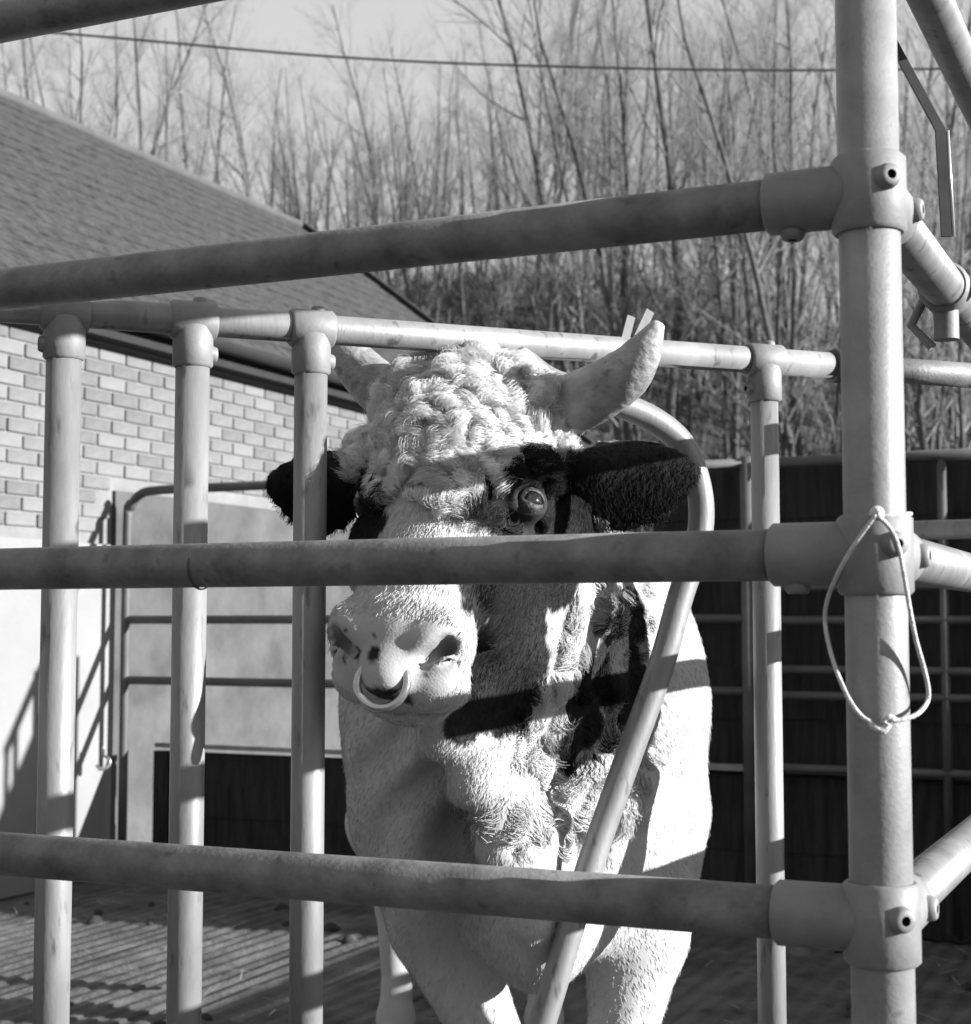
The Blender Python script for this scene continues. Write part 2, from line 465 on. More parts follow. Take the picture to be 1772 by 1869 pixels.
# unseen boards, added beyond the right edge to shade the yard floor
shade_boards = thing('yard_shade_boards', gp(4.6, 0, -1.2), 'unseen dark timber boards added to shade the right side of the yard', 'low wall')
k0 = np.array([1.62, 3.95, 0.0]); kl = 3.1
for k in range(4):
    MB().box(k0 + E1 * kl / 2 + E2 * .006 * (k % 2) + np.array([0, 0, .10 + k * .19]), E1, E2, (0, 0, 1), kl / 2, .018, .098).build('board', M['timber'], shade_boards, False)
MB().box(k0 + E1 * kl / 2 + np.array([0, 0, .80]), E1, E2, (0, 0, 1), kl / 2 + .01, .035, .012).build('capping', M['capping'], shade_boards, False)

# trodden straw and clods on the yard
rg = np.random.default_rng(12); v, f = [], []
for i in range(1400):
    t, u = rg.uniform(-5, 5), rg.uniform(-5, 4)
    p = np.array([0.2, 6.0, 0.0]) + E1 * t + E2 * u
    if np.dot(p - WALL0, E2) < .05: continue
    a = rg.uniform(0, pi); d = np.array([cos(a), sin(a), rg.normal() * .06]); l = rg.uniform(.02, .08); w = np.cross(d, [0, 0, 1.0]) * .0022
    z0 = np.array([0, 0, .006 + rg.random() * .008]); b = len(v)
    v += [p + z0 - d * l - w, p + z0 + d * l - w, p + z0 + d * l + w, p + z0 - d * l + w]; f.append((b, b + 1, b + 2, b + 3))
tag(link('straw', v, f, M['straw'], smooth=False), kind='stuff')
v, f = [], []
for i in range(170):
    p = np.array([0.2, 6.0, 0.0]) + E1 * rg.uniform(-4, 4) + E2 * rg.uniform(-4, 4)
    if np.dot(p - WALL0, E2) < .1: continue
    r = rg.uniform(.008, .035); b = len(v); n = 7
    v += [p + np.array([r * 1.4 * cos(k * 2 * pi / n) * rg.uniform(.7, 1.2), r * 1.4 * sin(k * 2 * pi / n) * rg.uniform(.7, 1.2), -.004]) for k in range(n)]
    v += [p + np.array([r * .8 * cos(k * 2 * pi / n) * rg.uniform(.7, 1.2), r * .8 * sin(k * 2 * pi / n) * rg.uniform(.7, 1.2), r * .6]) for k in range(n)]
    v.append(p + np.array([0, 0, r * .8]))
    for k in range(n): f += [(b + k, b + (k + 1) % n, b + n + (k + 1) % n, b + n + k), (b + n + k, b + n + (k + 1) % n, b + 2 * n)]
tag(link('mud_clods', v, f, M['dung']), kind='stuff')
# bright hook hanging on the gate end
hk = [U(189, 1362, 8.0), U(189, 1378, 8.0), U(198, 1384, 8.0), U(200, 1394, 8.0), U(192, 1402, 8.0), U(181, 1402, 8.0), U(176, 1396, 8.0)]
tag(MB().tube(catmull(hk, 5), .0075, 8).build('hook', M['bright_metal']), 'small bright metal hook hanging by the whitewashed wall', 'hook')

# ------------------------------------------------------------------ overhead cable
cp = [U(-700, 0, 15), U(100, 60, 15), U(600, 103, 15), U(1000, 121, 15), U(1530, 128, 15), U(2300, 112, 15)]
tag(MB().tube(catmull(cp, 10), 0.012, 6).build('overhead_cable', M['cable']), 'thin dark cable sagging across the sky above the wood', 'cable')

# ------------------------------------------------------------------ trees
def make_tree_mesh(seed, H, stems):
    r = random.Random(seed)
    T = MB(); K = MB()
    def rv(s): return np.array([r.gauss(0, s), r.gauss(0, s), r.gauss(0, s)])
    def grow(p, d, L, rad, level):
        nseg = 6 if level == 0 else (4 if level == 1 else 3)
        pts = [p]; rr = [rad]; dd = d / np.linalg.norm(d)
        for i in range(nseg):
            dd = dd + rv(0.07 if level == 0 else 0.13) + np.array([0, 0, 0.06 if level else 0.03])
            dd /= np.linalg.norm(dd)
            p = p + dd * L / nseg; pts.append(p); rr.append(rad * (1 - (i + 1) / nseg * (0.80 if level == 0 else 0.8)))
        (T if level == 0 else K).tube(pts, rr, 7 if level == 0 else (4 if level == 1 else 3), caps=False)
        if level == 3: return
        nb = [int(H * 1.9), 8, 6][level]
        for i in range(nb):
            t = r.uniform(0.22 if level == 0 else 0.15, 0.98)
            k = min(int(t * nseg), nseg - 1); q = pts[k] + (pts[k + 1] - pts[k]) * (t * nseg - k)
            ax = pts[k + 1] - pts[k]; ax /= np.linalg.norm(ax)
            _, x, y = frame_of(ax); a = r.uniform(0, 2 * pi); el = radians(r.uniform(18, 48))
            nd = ax * cos(el) + (x * cos(a) + y * sin(a)) * sin(el)
            nl = L * [0.30, 0.5, 0.55][level] * r.uniform(.6, 1.15) * (1.15 - 0.55 * t)
            rk = max(rr[k] * r.uniform(.3, .5), 0.0030)
            grow(q, nd, nl, min(rk, rad * .6), level + 1)
    for s in range(stems):
        a = r.uniform(0, 2 * pi); le = r.uniform(0.02, 0.16) if stems > 1 else r.uniform(0, .06)
        grow(np.array([cos(a) * .12 * (stems > 1), sin(a) * .12 * (stems > 1), -0.25]), np.array([cos(a) * le, sin(a) * le, 1.0]), H * r.uniform(.8, 1.05), r.uniform(.055, .09) * H / 11, 0)
    tm = bpy.data.meshes.new('trunk'); tm.from_pydata([tuple(v) for v in T.v], [], T.f); tm.materials.append(M['bark'])
    km = bpy.data.meshes.new('crown'); km.from_pydata([tuple(v) for v in K.v], [], K.f); km.materials.append(M['twig'])
    for me in (tm, km): me.polygons.foreach_set('use_smooth', [True] * len(me.polygons))
    return tm, km
VAR = [make_tree_mesh(100 + i, H, st) for i, (H, st) in enumerate([(11, 1), (12, 2), (10, 3), (9, 2), (12, 1), (10, 1)])]
def put_tree(x, y, var, sc, rz, label, group, tilt=(0, 0)):
    e = thing('bare_tree', (x, y, bank(x, y) - 0.05), label, 'tree', group)
    e.rotation_euler = (tilt[0], tilt[1], rz); e.scale = (sc, sc, sc)
    for nm, me in zip(('trunk', 'crown'), VAR[var]):
        o = bpy.data.objects.new(nm, me); COL.objects.link(o); o.parent = e
rt_ = random.Random(21)
def px2x(px, Y): return (px - 886) / FPX * Y
for (px, Y, v_, sc, tl) in [(1500, 17.5, 4, 1.0, -0.06), (1395, 19, 1, 1.0, -0.05), (1345, 22, 0, 1.0, -.12)]:
    pass
groups = [
    ('bare slender tree in the wood to the right of the bull', 'trees right of the bull', 980, 1850, 52, 27, 52, 0.92, 1.18),
    ('bare slender tree rising behind the bull between the roof and its horn', 'trees above the bull', 560, 980, 30, 34, 54, 0.50, 0.80),
    ('leafless tree showing its top over the farm building roof', 'trees over the roof', -260, 560, 26, 32, 54, 0.62, 1.0),
]
for (lab, grp, a0, a1, n, y0, y1, s0, s1) in groups:
    for i in range(n):
        px = a0 + (a1 - a0) * (i + rt_.uniform(0.1, .9)) / n
        Y = y0 + (y1 - y0) * rt_.random() ** 1.2
        put_tree(px2x(px, Y), Y, rt_.randrange(6), rt_.uniform(s0, s1), rt_.uniform(0, 6.28), lab, grp, (rt_.uniform(-.06, .06), rt_.uniform(-.10, .06)))

# ================================================================== PIPE PENS
# front corner: thick post with rails running left and away
POST = np.array([0.437, 1.75, 0.0]); PR, RR = 0.0345, 0.0300
AZF = -66.0; DF = azv(AZF); DS = azv(AZW)
pen = thing('pen_fence', POST, 'heavy tubular steel pen fence with thick corner post in front of the bull', 'fence')
MB().tube([POST + [0, 0, 0], POST + [0, 0, 2.55]], PR, 40).build('corner_post', M['post'], pen)
RZ = [2.195, 1.790, 1.380, 0.975, 0.570]
view = lambda P: (CAM - P) / np.linalg.norm(CAM - P)
for i, zr in enumerate(RZ):
    c = POST + [0, 0, zr]
    MB().tube([c + DF * 0.06, c + DF * 0.6, c + DF * 2.9], RR, 32).build('rail', M['rail'], pen)
    MB().tube([c + DS * 0.06, c + DS * 0.9, c + DS * 2.3], RR, 32).build('rail', M['galv'], pen)
    mb = MB()
    mb.lathe(c, (0, 0, 1), sleeve_prof(PR, PR + 0.0075, -0.047, 0.042), 36)
    mb.lathe(c, DF, sleeve_prof(RR, RR + 0.0065, 0.02, 0.118), 32)
    mb.lathe(c, DS, sleeve_prof(RR, RR + 0.0065, 0.02, 0.125), 32)
    cl = sharp(mb.build('clamp', M['cast'], pen), 45)
    dv = azv(180 - 6 - 2 + 28)
    dv = azv(166)
    set_screw(c + dv * (PR + 0.0065) + np.array([0, 0, 0.008]), dv, cl, 0.012, 0.013)
    set_screw(c + DF * 0.088 - np.array([0, 0, RR + 0.004]), (0, 0, -1), cl, 0.012, 0.011)
    set_screw(c + DS * 0.095 + E2 * (RR + 0.004), E2, cl, 0.012, 0.011)
# joint where two lengths of the middle rail meet
cj = PL(366, 1035, POST[:2], AZF)
MB().lathe(cj, DF, [(RR - .001, -.0025), (RR + .0012, -.002), (RR + .0012, .0), (RR + .0004, .0015)], 32).build('rail_joint', M['dark_metal'], pen)
# far post of the side fence, just outside the picture
c2 = POST + DS * 2.3
MB().tube([c2, c2 + np.array([0, 0, 2.5])], PR, 30).build('far_post', M['galv'], pen)
c3 = POST + DF * 2.9
MB().tube([c3, c3 + np.array([0, 0, 2.5])], PR, 30).build('end_post', M['galv'], pen)
# pale end rail beyond the side fence
q0 = PL(1672, 968, (U(1672, 968, 3.9))[:2], AZW + 90); 
MB().tube([q0 - E2 * 0.15, q0 + E2 * 1.4], 0.0245, 20).build('rail', M['galv'], pen)
# coupler and latch strap on the side rail by the post
cc = POST + [0, 0, RZ[1]] + DS * 0.56
mb = MB().lathe(cc, DS, sleeve_prof(RR, RR + 0.007, -0.026, 0.026), 30)
mb.tube([cc + [0, 0, -0.03], cc + [0, 0, -0.075]], 0.018, 14)
mb.tube([cc + E2 * 0.03, cc + E2 * 0.06], 0.014, 12)
mb.tube([cc - E2 * 0.03 + [0, 0, -0.01], cc - E2 * 0.05 + [0, 0, -0.05], cc - E2 * 0.02 + [0, 0, -0.085]], 0.007, 10)
sharp(mb.build('coupler', M['cast'], pen), 45)
Ys = 2.30
pts = [U(1625, 70, Ys), U(1716, 238, Ys), U(1727, 432, Ys + .02)]
def strap(pts, w, t, name, m, parent):
    v, f = [], []
    for p in pts:
        for (a, b) in ((-w, -t), (w, -t), (w, t), (-w, t)): v.append(np.array(p) + np.array([1, 0, 0.0]) * a + np.array([0, 1.0, 0]) * b)
    for i in range(len(pts) - 1):
        b = i * 4
        for k in range(4): f.append((b + k, b + (k + 1) % 4, b + 4 + (k + 1) % 4, b + 4 + k))
    f += [(3, 2, 1, 0), tuple(len(v) - 4 + k for k in range(4))]
    return link(name, v, f, m, parent, False)
strap(pts, 0.0075, 0.003, 'latch_strap', M['dark_metal'], pen)
MB().tube([p + np.array([0.011, 0.0, 0.0]) for p in pts[1:]], 0.0028, 8).build('latch_rod', M['bright_metal'], pen)

# barrier with upright bars round the bull's neck
B1 = np.array([-0.714, 2.60, 0.0]); B4 = np.array([0.561, 3.10, 0.0])
AZB = degrees(atan2(B4[0] - B1[0], B4[1] - B1[1])); DB = azv(AZB)
TZ = 1.827; BR = 0.0285
def bs(px): return float(np.dot(PL(px, 1000, B1[:2], AZB) - B1, DB))
def bp(s, z): return B1 + DB * s + np.array([0, 0, z])
NB = np.array([DB[1], -DB[0], 0])             # barrier normal towards the camera
barrier = thing('bar_barrier', bp(0.6, 0), 'tubular barrier of upright bars and bent yoke hoop around the bull', 'barrier')
ups = [bs(110), bs(347), bs(565), bs(1398)]
cuts = [-0.75] + ups + [bs(1532), 2.0]
MB().tube([bp(-0.75, TZ), bp(bs(1531), TZ)], BR * 0.93, 30).build('top_rail', M['galv'], barrier)
MB().tube([bp(bs(1528), TZ), bp(2.0, TZ)], BR * 0.93, 30).build('rail', M['rail'], barrier)
MB().lathe(bp(bs(1531), TZ), DB, sleeve_prof(BR * .9, BR + 0.006, -0.012, 0.03), 28).build('coupling', M['dark_metal'], barrier)
for k, s_ in enumerate(ups + [ups[0] - (ups[1] - ups[0])]):
    MB().tube([bp(s_, 0), bp(s_, TZ - 0.03)], BR * (1.03 if k < 3 else 0.97), 30).build('upright', M['galv'], barrier)
    mb = MB()
    c = bp(s_, TZ)
    mb.lathe(c, DB, sleeve_prof(BR * .93, BR + 0.0055, -0.040, 0.040), 30)
    mb.lathe(c, (0, 0, -1), sleeve_prof(BR, BR + 0.0065, 0.01, 0.083), 30)
    tee = sharp(mb.build('tee_clamp', M['cast'] if k else M['cast'], barrier), 45)
    d = -DB if k in (0, 3) else DB
    set_screw(c + d * (BR + 0.004) - np.array([0, 0, 0.058]), d, tee, 0.012, 0.010)
    set_screw(c + np.array([0, 0, BR + 0.003]) + DB * 0.012, (0, 0, 1), tee, 0.011, 0.009)
# bent yoke hoop: drops from the rail, swings out and slants down to the left
hp = [(940, 640), (970, 672), (1010, 698), (1070, 715), (1130, 738), (1190, 765), (1240, 805), (1268, 862), (1280, 930), (1272, 1000), (1243, 1085), (1205, 1220), (1140, 1400), (1070, 1600), (1010, 1800), (960, 1970), (905, 2180)]
hpts = [PL(x, y, B1[:2], AZB) for x, y in hp]
hpts[-1][2] = max(hpts[-1][2], 0.0)
hoop = MB().tube(catmull(hpts, 6), 0.0255, 26).build('yoke_hoop', M['galv'], barrier)
# lower cross bar at floor level that ties the bars
MB().tube([bp(-0.75, 0.16), bp(1.6, 0.16)], BR * .9, 20).build('bottom_rail', M['galv'], barrier)
# pale clip prongs on the rail behind the horn
cs = bp(bs(1160), TZ)
for (x, y, x2, y2, w) in ((1141, 618, 1149, 588, .0085), (1164, 616, 1182, 577, .009)):
    a_, b_ = PL(x, y, cs[:2], AZB), PL(x2, y2, cs[:2], AZB)
    d_ = b_ - a_; l_ = np.linalg.norm(d_); d_ /= l_
    MB().box((a_ + b_) / 2, np.cross(d_, NB), d_, NB, w, l_ / 2 + 0.012, 0.002).build('clip_prong', M['white'], barrier, False)

# twine looped round the corner post
tw = thing('twine_loop', POST + [0, 0, 1.2], 'pale baler twine tied round the corner post with a hanging loop', 'twine')
def onpost(px, py, off=0.006):
    """point on the front skin of the post under a pixel"""
    d = ray(px, py); d = d / np.linalg.norm(d); rr_ = PR + 0.0075 + off
    o2 = CAM[:2] - POST[:2]; a = d[0] ** 2 + d[1] ** 2; b = 2 * (o2 @ d[:2]); c_ = o2 @ o2 - rr_ ** 2
    D = b * b - 4 * a * c_
    t = (-b - sqrt(D)) / (2 * a) if D > 0 else -b / (2 * a)
    p = CAM + d * t
    if D <= 0: pass
    return p
ringp = []
zc = onpost(1600, 938)[2]
for k in range(25):
    a = 2 * pi * k / 24
    ringp.append(POST + np.array([cos(a) * (PR + 0.0045), sin(a) * (PR + 0.0045), zc + 0.004 * sin(a * 1 + 1)]))
MB().tube(ringp, 0.0026, 8).build('wrap', M['twine'], tw)
MB().tube([p + np.array([0, 0, -0.008 + 0.004 * sin(i * .5)]) for i, p in enumerate(ringp)], 0.0026, 8).build('wrap', M['twine'], tw)
kn = onpost(1600, 937)
MB().lathe(kn, (0, -1, 0), [(0, -.008), (.007, -.004), (.0085, 0.001), (.006, .006), (0, .008)], 12).build('knot', M['twine'], tw)
lp = [(1600, 940), (1580, 965), (1556, 1000), (1530, 1045), (1510, 1095), (1506, 1140), (1520, 1205), (1545, 1268), (1570, 1305), (1592, 1320)]
rp = [(1600, 940), (1625, 965), (1640, 1000), (1650, 1050), (1660, 1110), (1672, 1170), (1690, 1235), (1694, 1275), (1678, 1300), (1655, 1311), (1630, 1316)]
MB().tube(catmull([onpost(*p, off=0.012) for p in lp], 5), 0.0026, 8).build('strand', M['twine'], tw)
MB().tube(catmull([onpost(*p, off=0.012) for p in rp], 5), 0.0026, 8).build('strand', M['twine'], tw)
kn = onpost(1606, 1328, .010)
MB().tube([onpost(1588, 1320, .011), onpost(1600, 1332, .014), onpost(1615, 1335, .014), onpost(1622, 1325, .012), onpost(1612, 1316, .012), onpost(1625, 1308, .012), onpost(1634, 1315, .012)], 0.0036, 8).build('knot', M['twine'], tw)

# ================================================================== BULL
HS = 1.13
HP = np.array([-0.045, 2.807, 1.795])
hs_ = np.array([0.948, -0.307, -0.089]); ha = np.array([-0.211, -0.391, -0.896])
hs_ /= np.linalg.norm(hs_); ha -= hs_ * (ha @ hs_); ha /= np.linalg.norm(ha); hn = np.cross(ha, hs_)
if hn[1] > 0: hn = -hn
HR = np.stack([hs_, ha, hn])                 # rows: lateral (bull's left), poll->muzzle, out of the face
def H(u, v, w): return HP + HS * (hs_ * u + ha * v + hn * w)
def toh(P): return ((P - HP) @ HR.T) / HS

def ell(P, c, r, R=None):
    q = P - np.array(c)
    if R is not None: q = q @ np.asarray(R).T
    r = np.array(r); k0 = np.linalg.norm(q / r, axis=1); k1 = np.linalg.norm(q / (r * r), axis=1) + 1e-9
    return k0 * (k0 - 1) / k1
def cone(P, a, b, ra, rb):
    a = np.array(a); b = np.array(b); ab = b - a
    t = np.clip(((P - a) @ ab) / (ab @ ab), 0, 1)
    return np.linalg.norm(P - a - t[:, None] * ab, axis=1) - (ra + (rb - ra) * t)
def smin(a, b, k):
    h = np.clip(0.5 + 0.5 * (b - a) / k, 0, 1)
    return b + (a - b) * h - k * h * (1 - h)
def smax(a, b, k): return -smin(-a, -b, k)

EYE_L = np.array([0.142, 0.225, -0.082]); EYE_R = np.array([-.134, .225, -.105])
def head_sdf(Q):
    """Q in head units"""
    d = ell(Q, (0, .15, -.14), (.145, .18, .13))
    d = smin(d, ell(Q, (0, .045, -.10), (.138, .075, .085)), .05)
    d = smin(d, cone(Q, (0, .16, -.10), (0, .44, -.085), .118, .084), .05)
    d = smin(d, ell(Q, (0, .48, -.085), (.103, .092, .088)), .04)
    for s in (-1, 1):
        d = smin(d, ell(Q, (s * .092, .27, -.185), (.052, .15, .10)), .05)          # jaw muscle
        d = smin(d, ell(Q, (s * .128, .185, -.072), (.030, .050, .032)), .03)       # brow
        d = smin(d, ell(Q, (s * .105, .315, -.095), (.03, .07, .035)), .04)         # cheek bone
        d = smin(d, ell(Q, (s * .066, .485, -.055), (.046, .050, .050)), .022)       # nostril wing
        d = smin(d, ell(Q, (s * .052, .535, -.105), (.055, .04, .05)), .025)        # upper lip
    d = smin(d, cone(Q, (0, .30, -.24), (0, .51, -.165), .075, .055), .04)          # lower jaw
    d = smin(d, ell(Q, (0, .545, -.15), (.062, .035, .045)), .025)                  # chin
    d = smin(d, ell(Q, (0, .545, -.040), (.040, .040, .036)), .02)                   # nose pad
    # mouth line
    d = smax(d, -ell(Q, (0, .560, -.128), (.085, .030, .006)), .010)
    for s in (-1, 1):
        # comma shaped nostrils
        Rn = np.array([[s * .74, -.67, 0], [.67, s * .74, 0], [0, 0, 1.0]])
        Rn[1] = np.array([s * .67, .74, 0])
        d = smax(d, -ell(Q, (s * .068, .514, -.014), (.036, .0115, .038), Rn), .006)
        d = smax(d, -ell(Q, (s * .085, .502, -.022), (.017, .014, .060), Rn), .006)
        d = smin(d, ell(Q, (s * .066, .486, -.014), (.030, .011, .012), Rn), .024)     # fold over the nostril
        # eye socket
        e = EYE_L if s > 0 else EYE_R
        dirn = np.array([s * .58, .03, .82]); dirn /= np.linalg.norm(dirn)
        d = smin(d, ell(Q, e - dirn * .004, (.031, .027, .031)), .020)
        d = smax(d, -ell(Q, e + dirn * .024, (.0270, .0215, .0215)), .006)
        d = smax(d, -ell(Q, e + np.array([s * -.012, .045, .012]), (.03, .014, .02)), .02)
    # soft wrinkles over the nose
    wr = np.exp(-((Q[:, 1] - .40) / .05) ** 2) * np.exp(-(Q[:, 0] / .07) ** 2)
    d = d + .0022 * wr * np.sin(Q[:, 1] * 190 + 14 * Q[:, 0])
    return d

def rotfrom(x, z):
    x = np.array(x, float); x /= np.linalg.norm(x); z = np.array(z, float); z -= x * (z @ x); z /= np.linalg.norm(z)
    return np.stack([x, np.cross(z, x), z])
EARL_C, EARR_C = U(1158, 866, 2.86), U(582, 886, 3.02)
EARL_R = rotfrom((1, .10, 0.02), (.25, -1, .35)); EARR_R = rotfrom((-1, .12, .02), (-.30, -1, .25))
def ear(P, C, R, L, W, flip):
    q = (P - C) @ R.T
    # leaf: broad in the middle, bluntly pointed outwards, cupped
    x = q[:, 0] / L
    w = W * np.sqrt(np.clip(1 - np.abs(x) ** 2.3, 0.02, 1)) * (1 - .10 * np.clip(x, -1, 1))
    cup = q[:, 2] + 1.9 * (q[:, 1]) ** 2 / W * .35 - .008
    k = np.sqrt((q[:, 0] / L) ** 2 + (q[:, 1] / w) ** 2 + (cup / .017) ** 2)
    g = np.sqrt((q[:, 0] / L ** 2) ** 2 + (q[:, 1] / w ** 2) ** 2 + (cup / .017 ** 2) ** 2) + 1e-6
    return k * (k - 1) / g

DEW = [U(805, 1335, 2.84), U(872, 1440, 2.86), U(925, 1560, 2.90), U(958, 1680, 2.95), U(985, 1765, 3.03)]
CX = 0.085
def bull_sdf(P):
    d = ell(P, (CX + .01, 3.85, 1.10), (.42, .70, .43))                       # barrel
    d = smin(d, ell(P, (.0, 4.55, 1.05), (.37, .75, .40)), .15)
    d = smin(d, ell(P, (-.05, 4.95, 1.08), (.33, .42, .40)), .15)             # rump
    for s in (-1, 1):
        d = smin(d, ell(P, (CX + s * .228, 3.48, 1.12), (.178, .30, .33)), .08)   # shoulder
        d = smin(d, ell(P, (CX + s * .165, 3.34, .87), (.145, .18, .25)), .07)      # breast muscle
    d = smin(d, ell(P, (CX, 3.50, 1.30), (.28, .42, .28)), .10)                # crest of the neck
    nb = H(0, .13, -.22)
    d = smin(d, cone(P, nb, (CX, 3.45, 1.20), .175, .30), .09)
    d = smin(d, cone(P, H(0, .30, -.26), (CX + .005, 3.32, .96), .13, .25), .08)
    # dewlap keel
    prev = H(0, .40, -.25)
    for i, p in enumerate(DEW):
        ra = .034 if i == 0 else .027
        d = smin(d, cone(P, prev, p, ra, .026), .05)
        prev = p
    for i in range(len(DEW) - 1):
        m = (DEW[i] + DEW[i + 1]) / 2 + np.array([0.02, .15, .05])
        d = smin(d, ell(P, m, (.062, .17, .14)), .06)
    d = smin(d, ell(P, (CX + .02, 3.24, .70), (.13, .16, .14)), .08)           # brisket
    # folds of loose skin on the throat and neck
    zz = P[:, 2]; xx = P[:, 0] - CX
    fold = np.exp(-((P[:, 1] - 3.12) / .28) ** 2) * np.exp(-((zz - .98) / .28) ** 2) * np.exp(-(xx / .30) ** 2)
    d = d + .019 * fold * np.sin(52 * (xx * .90 - .42 * zz) + 3 * np.sin(zz * 9))
    # legs
    for (pts) in (
        [((CX + .25, 3.45, .88), .155), ((CX + .235, 3.40, .64), .112), ((.285, 3.33, .44), .068), ((.28, 3.32, .40), .072), ((.275, 3.31, .17), .048), ((.275, 3.30, .11), .060), ((.275, 3.28, .045), .062)],
        [((CX - .225, 3.45, .88), .155), ((CX - .175, 3.40, .66), .112), ((.005, 3.34, .44), .068), ((.005, 3.33, .40), .072), ((.005, 3.32, .17), .048), ((.005, 3.31, .11), .060), ((.005, 3.29, .045), .062)],
        [((-.22, 4.95, .95), .22), ((-.28, 4.80, .70), .14), ((-.285, 5.02, .47), .068), ((-.285, 4.98, .42), .058), ((-.275, 4.92, .17), .043), ((-.275, 4.89, .10), .055), ((-.275, 4.86, .045), .058)],
        [((.12, 4.95, .95), .22), ((.17, 4.80, .70), .14), ((.18, 5.02, .47), .068), ((.18, 4.98, .42), .058), ((.18, 4.92, .17), .043), ((.18, 4.89, .10), .055), ((.18, 4.86, .045), .058)]):
        dl = None
        for (a, ra), (b, rb_) in zip(pts[:-1], pts[1:]):
            c = cone(P, a, b, ra, rb_); dl = c if dl is None else smin(dl, c, .025)
        d = smin(d, dl, .06)
    d = smin(d, cone(P, (-.06, 5.33, 1.30), (-.10, 5.42, .75), .035, .022), .03)
    d = smin(d, cone(P, (-.10, 5.42, .75), (-.11, 5.42, .35), .022, .05), .03)
    # head on top of everything
    near = np.linalg.norm(P - H(0, .25, -.12), axis=1) < .75
    if near.any():
        Pn = P[near]
        hd = head_sdf(toh(Pn)) * HS
        hd = smin(hd, ear(Pn, EARL_C, EARL_R, .130, .098, 1), .012)
        hd = smin(hd, ear(Pn, EARR_C, EARR_R, .112, .092, -1), .012)
        hd = smin(hd, cone(Pn, H(.12, .10, -.17), EARL_C - EARL_R[0] * .07, .042, .028), .025)
        hd = smin(hd, cone(Pn, H(-.12, .10, -.17), EARR_C - EARR_R[0] * .07, .042, .028), .025)
        d[near] = smin(hd, d[near], .045)
    return d

def surface_nets(fn, lo, hi, h):
    n = ((np.array(hi) - np.array(lo)) / h).astype(int) // 3 * 3 + 3
    lo = np.array(lo)
    def pts(idx, hh): return lo + idx * hh
    nc = n // 3
    ci = np.stack(np.meshgrid(*[np.arange(k) for k in nc], indexing='ij'), -1).reshape(-1, 3)
    fc = fn(lo + (ci * 3 + 1) * h).reshape(nc)
    F = np.repeat(np.repeat(np.repeat(fc, 3, 0), 3, 1), 3, 2)
    near = np.abs(F) < 3 * h * 1.6
    idx = np.argwhere(near)
    for k in range(0, len(idx), 400000):
        s = idx[k:k + 400000]
        F[s[:, 0], s[:, 1], s[:, 2]] = fn(lo + s * h)
    ins = F < 0
    cs = np.zeros(tuple(n - 1), int)
    sl = lambda o, ax: slice(o, n[ax] - 1 + o)
    corners = [(a, b, c) for a in (0, 1) for b in (0, 1) for c in (0, 1)]
    for c in corners: cs += ins[sl(c[0], 0), sl(c[1], 1), sl(c[2], 2)]
    act = np.argwhere((cs > 0) & (cs < 8))
    vid = -np.ones(tuple(n - 1), int); vid[act[:, 0], act[:, 1], act[:, 2]] = np.arange(len(act))
    acc = np.zeros((len(act), 3)); cnt = np.zeros(len(act))
    for i, c1 in enumerate(corners):
        for c2 in corners[i + 1:]:
            if sum(abs(a - b) for a, b in zip(c1, c2)) != 1: continue
            f1 = F[tuple((act + c1).T)]; f2 = F[tuple((act + c2).T)]
            m = (f1 < 0) != (f2 < 0)
            t = np.where(m, f1 / np.where(m, f1 - f2, 1), 0)
            p = np.array(c1) + t[:, None] * (np.array(c2) - np.array(c1))
            acc[m] += p[m]; cnt[m] += 1
    V = lo + (act + acc / cnt[:, None]) * h
    Q = []
    for ax in range(3):
        o = [slice(1, -1)] * 3; o[ax] = slice(0, -1)
        a = ins[tuple(o)]
        o2 = list(o); o2[ax] = slice(1, None)
        b = ins[tuple(o2)]
        e = np.argwhere(a != b)
        off = np.ones(3, int); off[ax] = 0
        g = e + off
        sgn = a[tuple(e.T)]
        u, w = [(1, 2), (2, 0), (0, 1)][ax]
        du = np.zeros(3, int); du[u] = 1; dw = np.zeros(3, int); dw[w] = 1
        q = np.stack([vid[tuple((g - du - dw).T)], vid[tuple((g - dw).T)], vid[tuple(g.T)], vid[tuple((g - du).T)]], 1)
        q[~sgn] = q[~sgn][:, ::-1]
        Q.append(q)
    Q = np.concatenate(Q); Q = Q[(Q >= 0).all(1)]
    return V, Q

def grad(fn, P, e=.0015):
    g = np.empty_like(P)
    for k in range(3):
        o = np.zeros(3); o[k] = e
        g[:, k] = (fn(P + o) - fn(P - o)) / (2 * e)
    return g
def project(fn, P, it=2):
    for _ in range(it):
        f = fn(P); g = grad(fn, P); g2 = (g * g).sum(1) + 1e-6
        st = np.clip(f / g2, -.006, .006); P = P - g * st[:, None]
    return P
def subdivide(V, Q):
    E_ = np.sort(np.concatenate([Q[:, [0, 1]], Q[:, [1, 2]], Q[:, [2, 3]], Q[:, [3, 0]]]), 1)
    key = E_[:, 0].astype(np.int64) * len(V) + E_[:, 1]
    uk, inv = np.unique(key, return_inverse=True)
    ea, eb = uk // len(V), uk % len(V)
    mid = (V[ea] + V[eb]) / 2; nq = len(Q)
    ctr = V[Q].mean(1)
    m = [len(V) + inv[i * nq:(i + 1) * nq] for i in range(4)]
    c = len(V) + len(mid) + np.arange(nq)
    NV = np.concatenate([V, mid, ctr])
    NQ = np.concatenate([np.stack([Q[:, 0], m[0], c, m[3]], 1), np.stack([m[0], Q[:, 1], m[1], c], 1), np.stack([c, m[1], Q[:, 2], m[2]], 1), np.stack([m[3], c, m[2], Q[:, 3]], 1)])
    return NV, NQ
BV, BQ = surface_nets(bull_sdf, (-.62, 2.42, -.03), (.68, 5.56, 1.92), .0145)
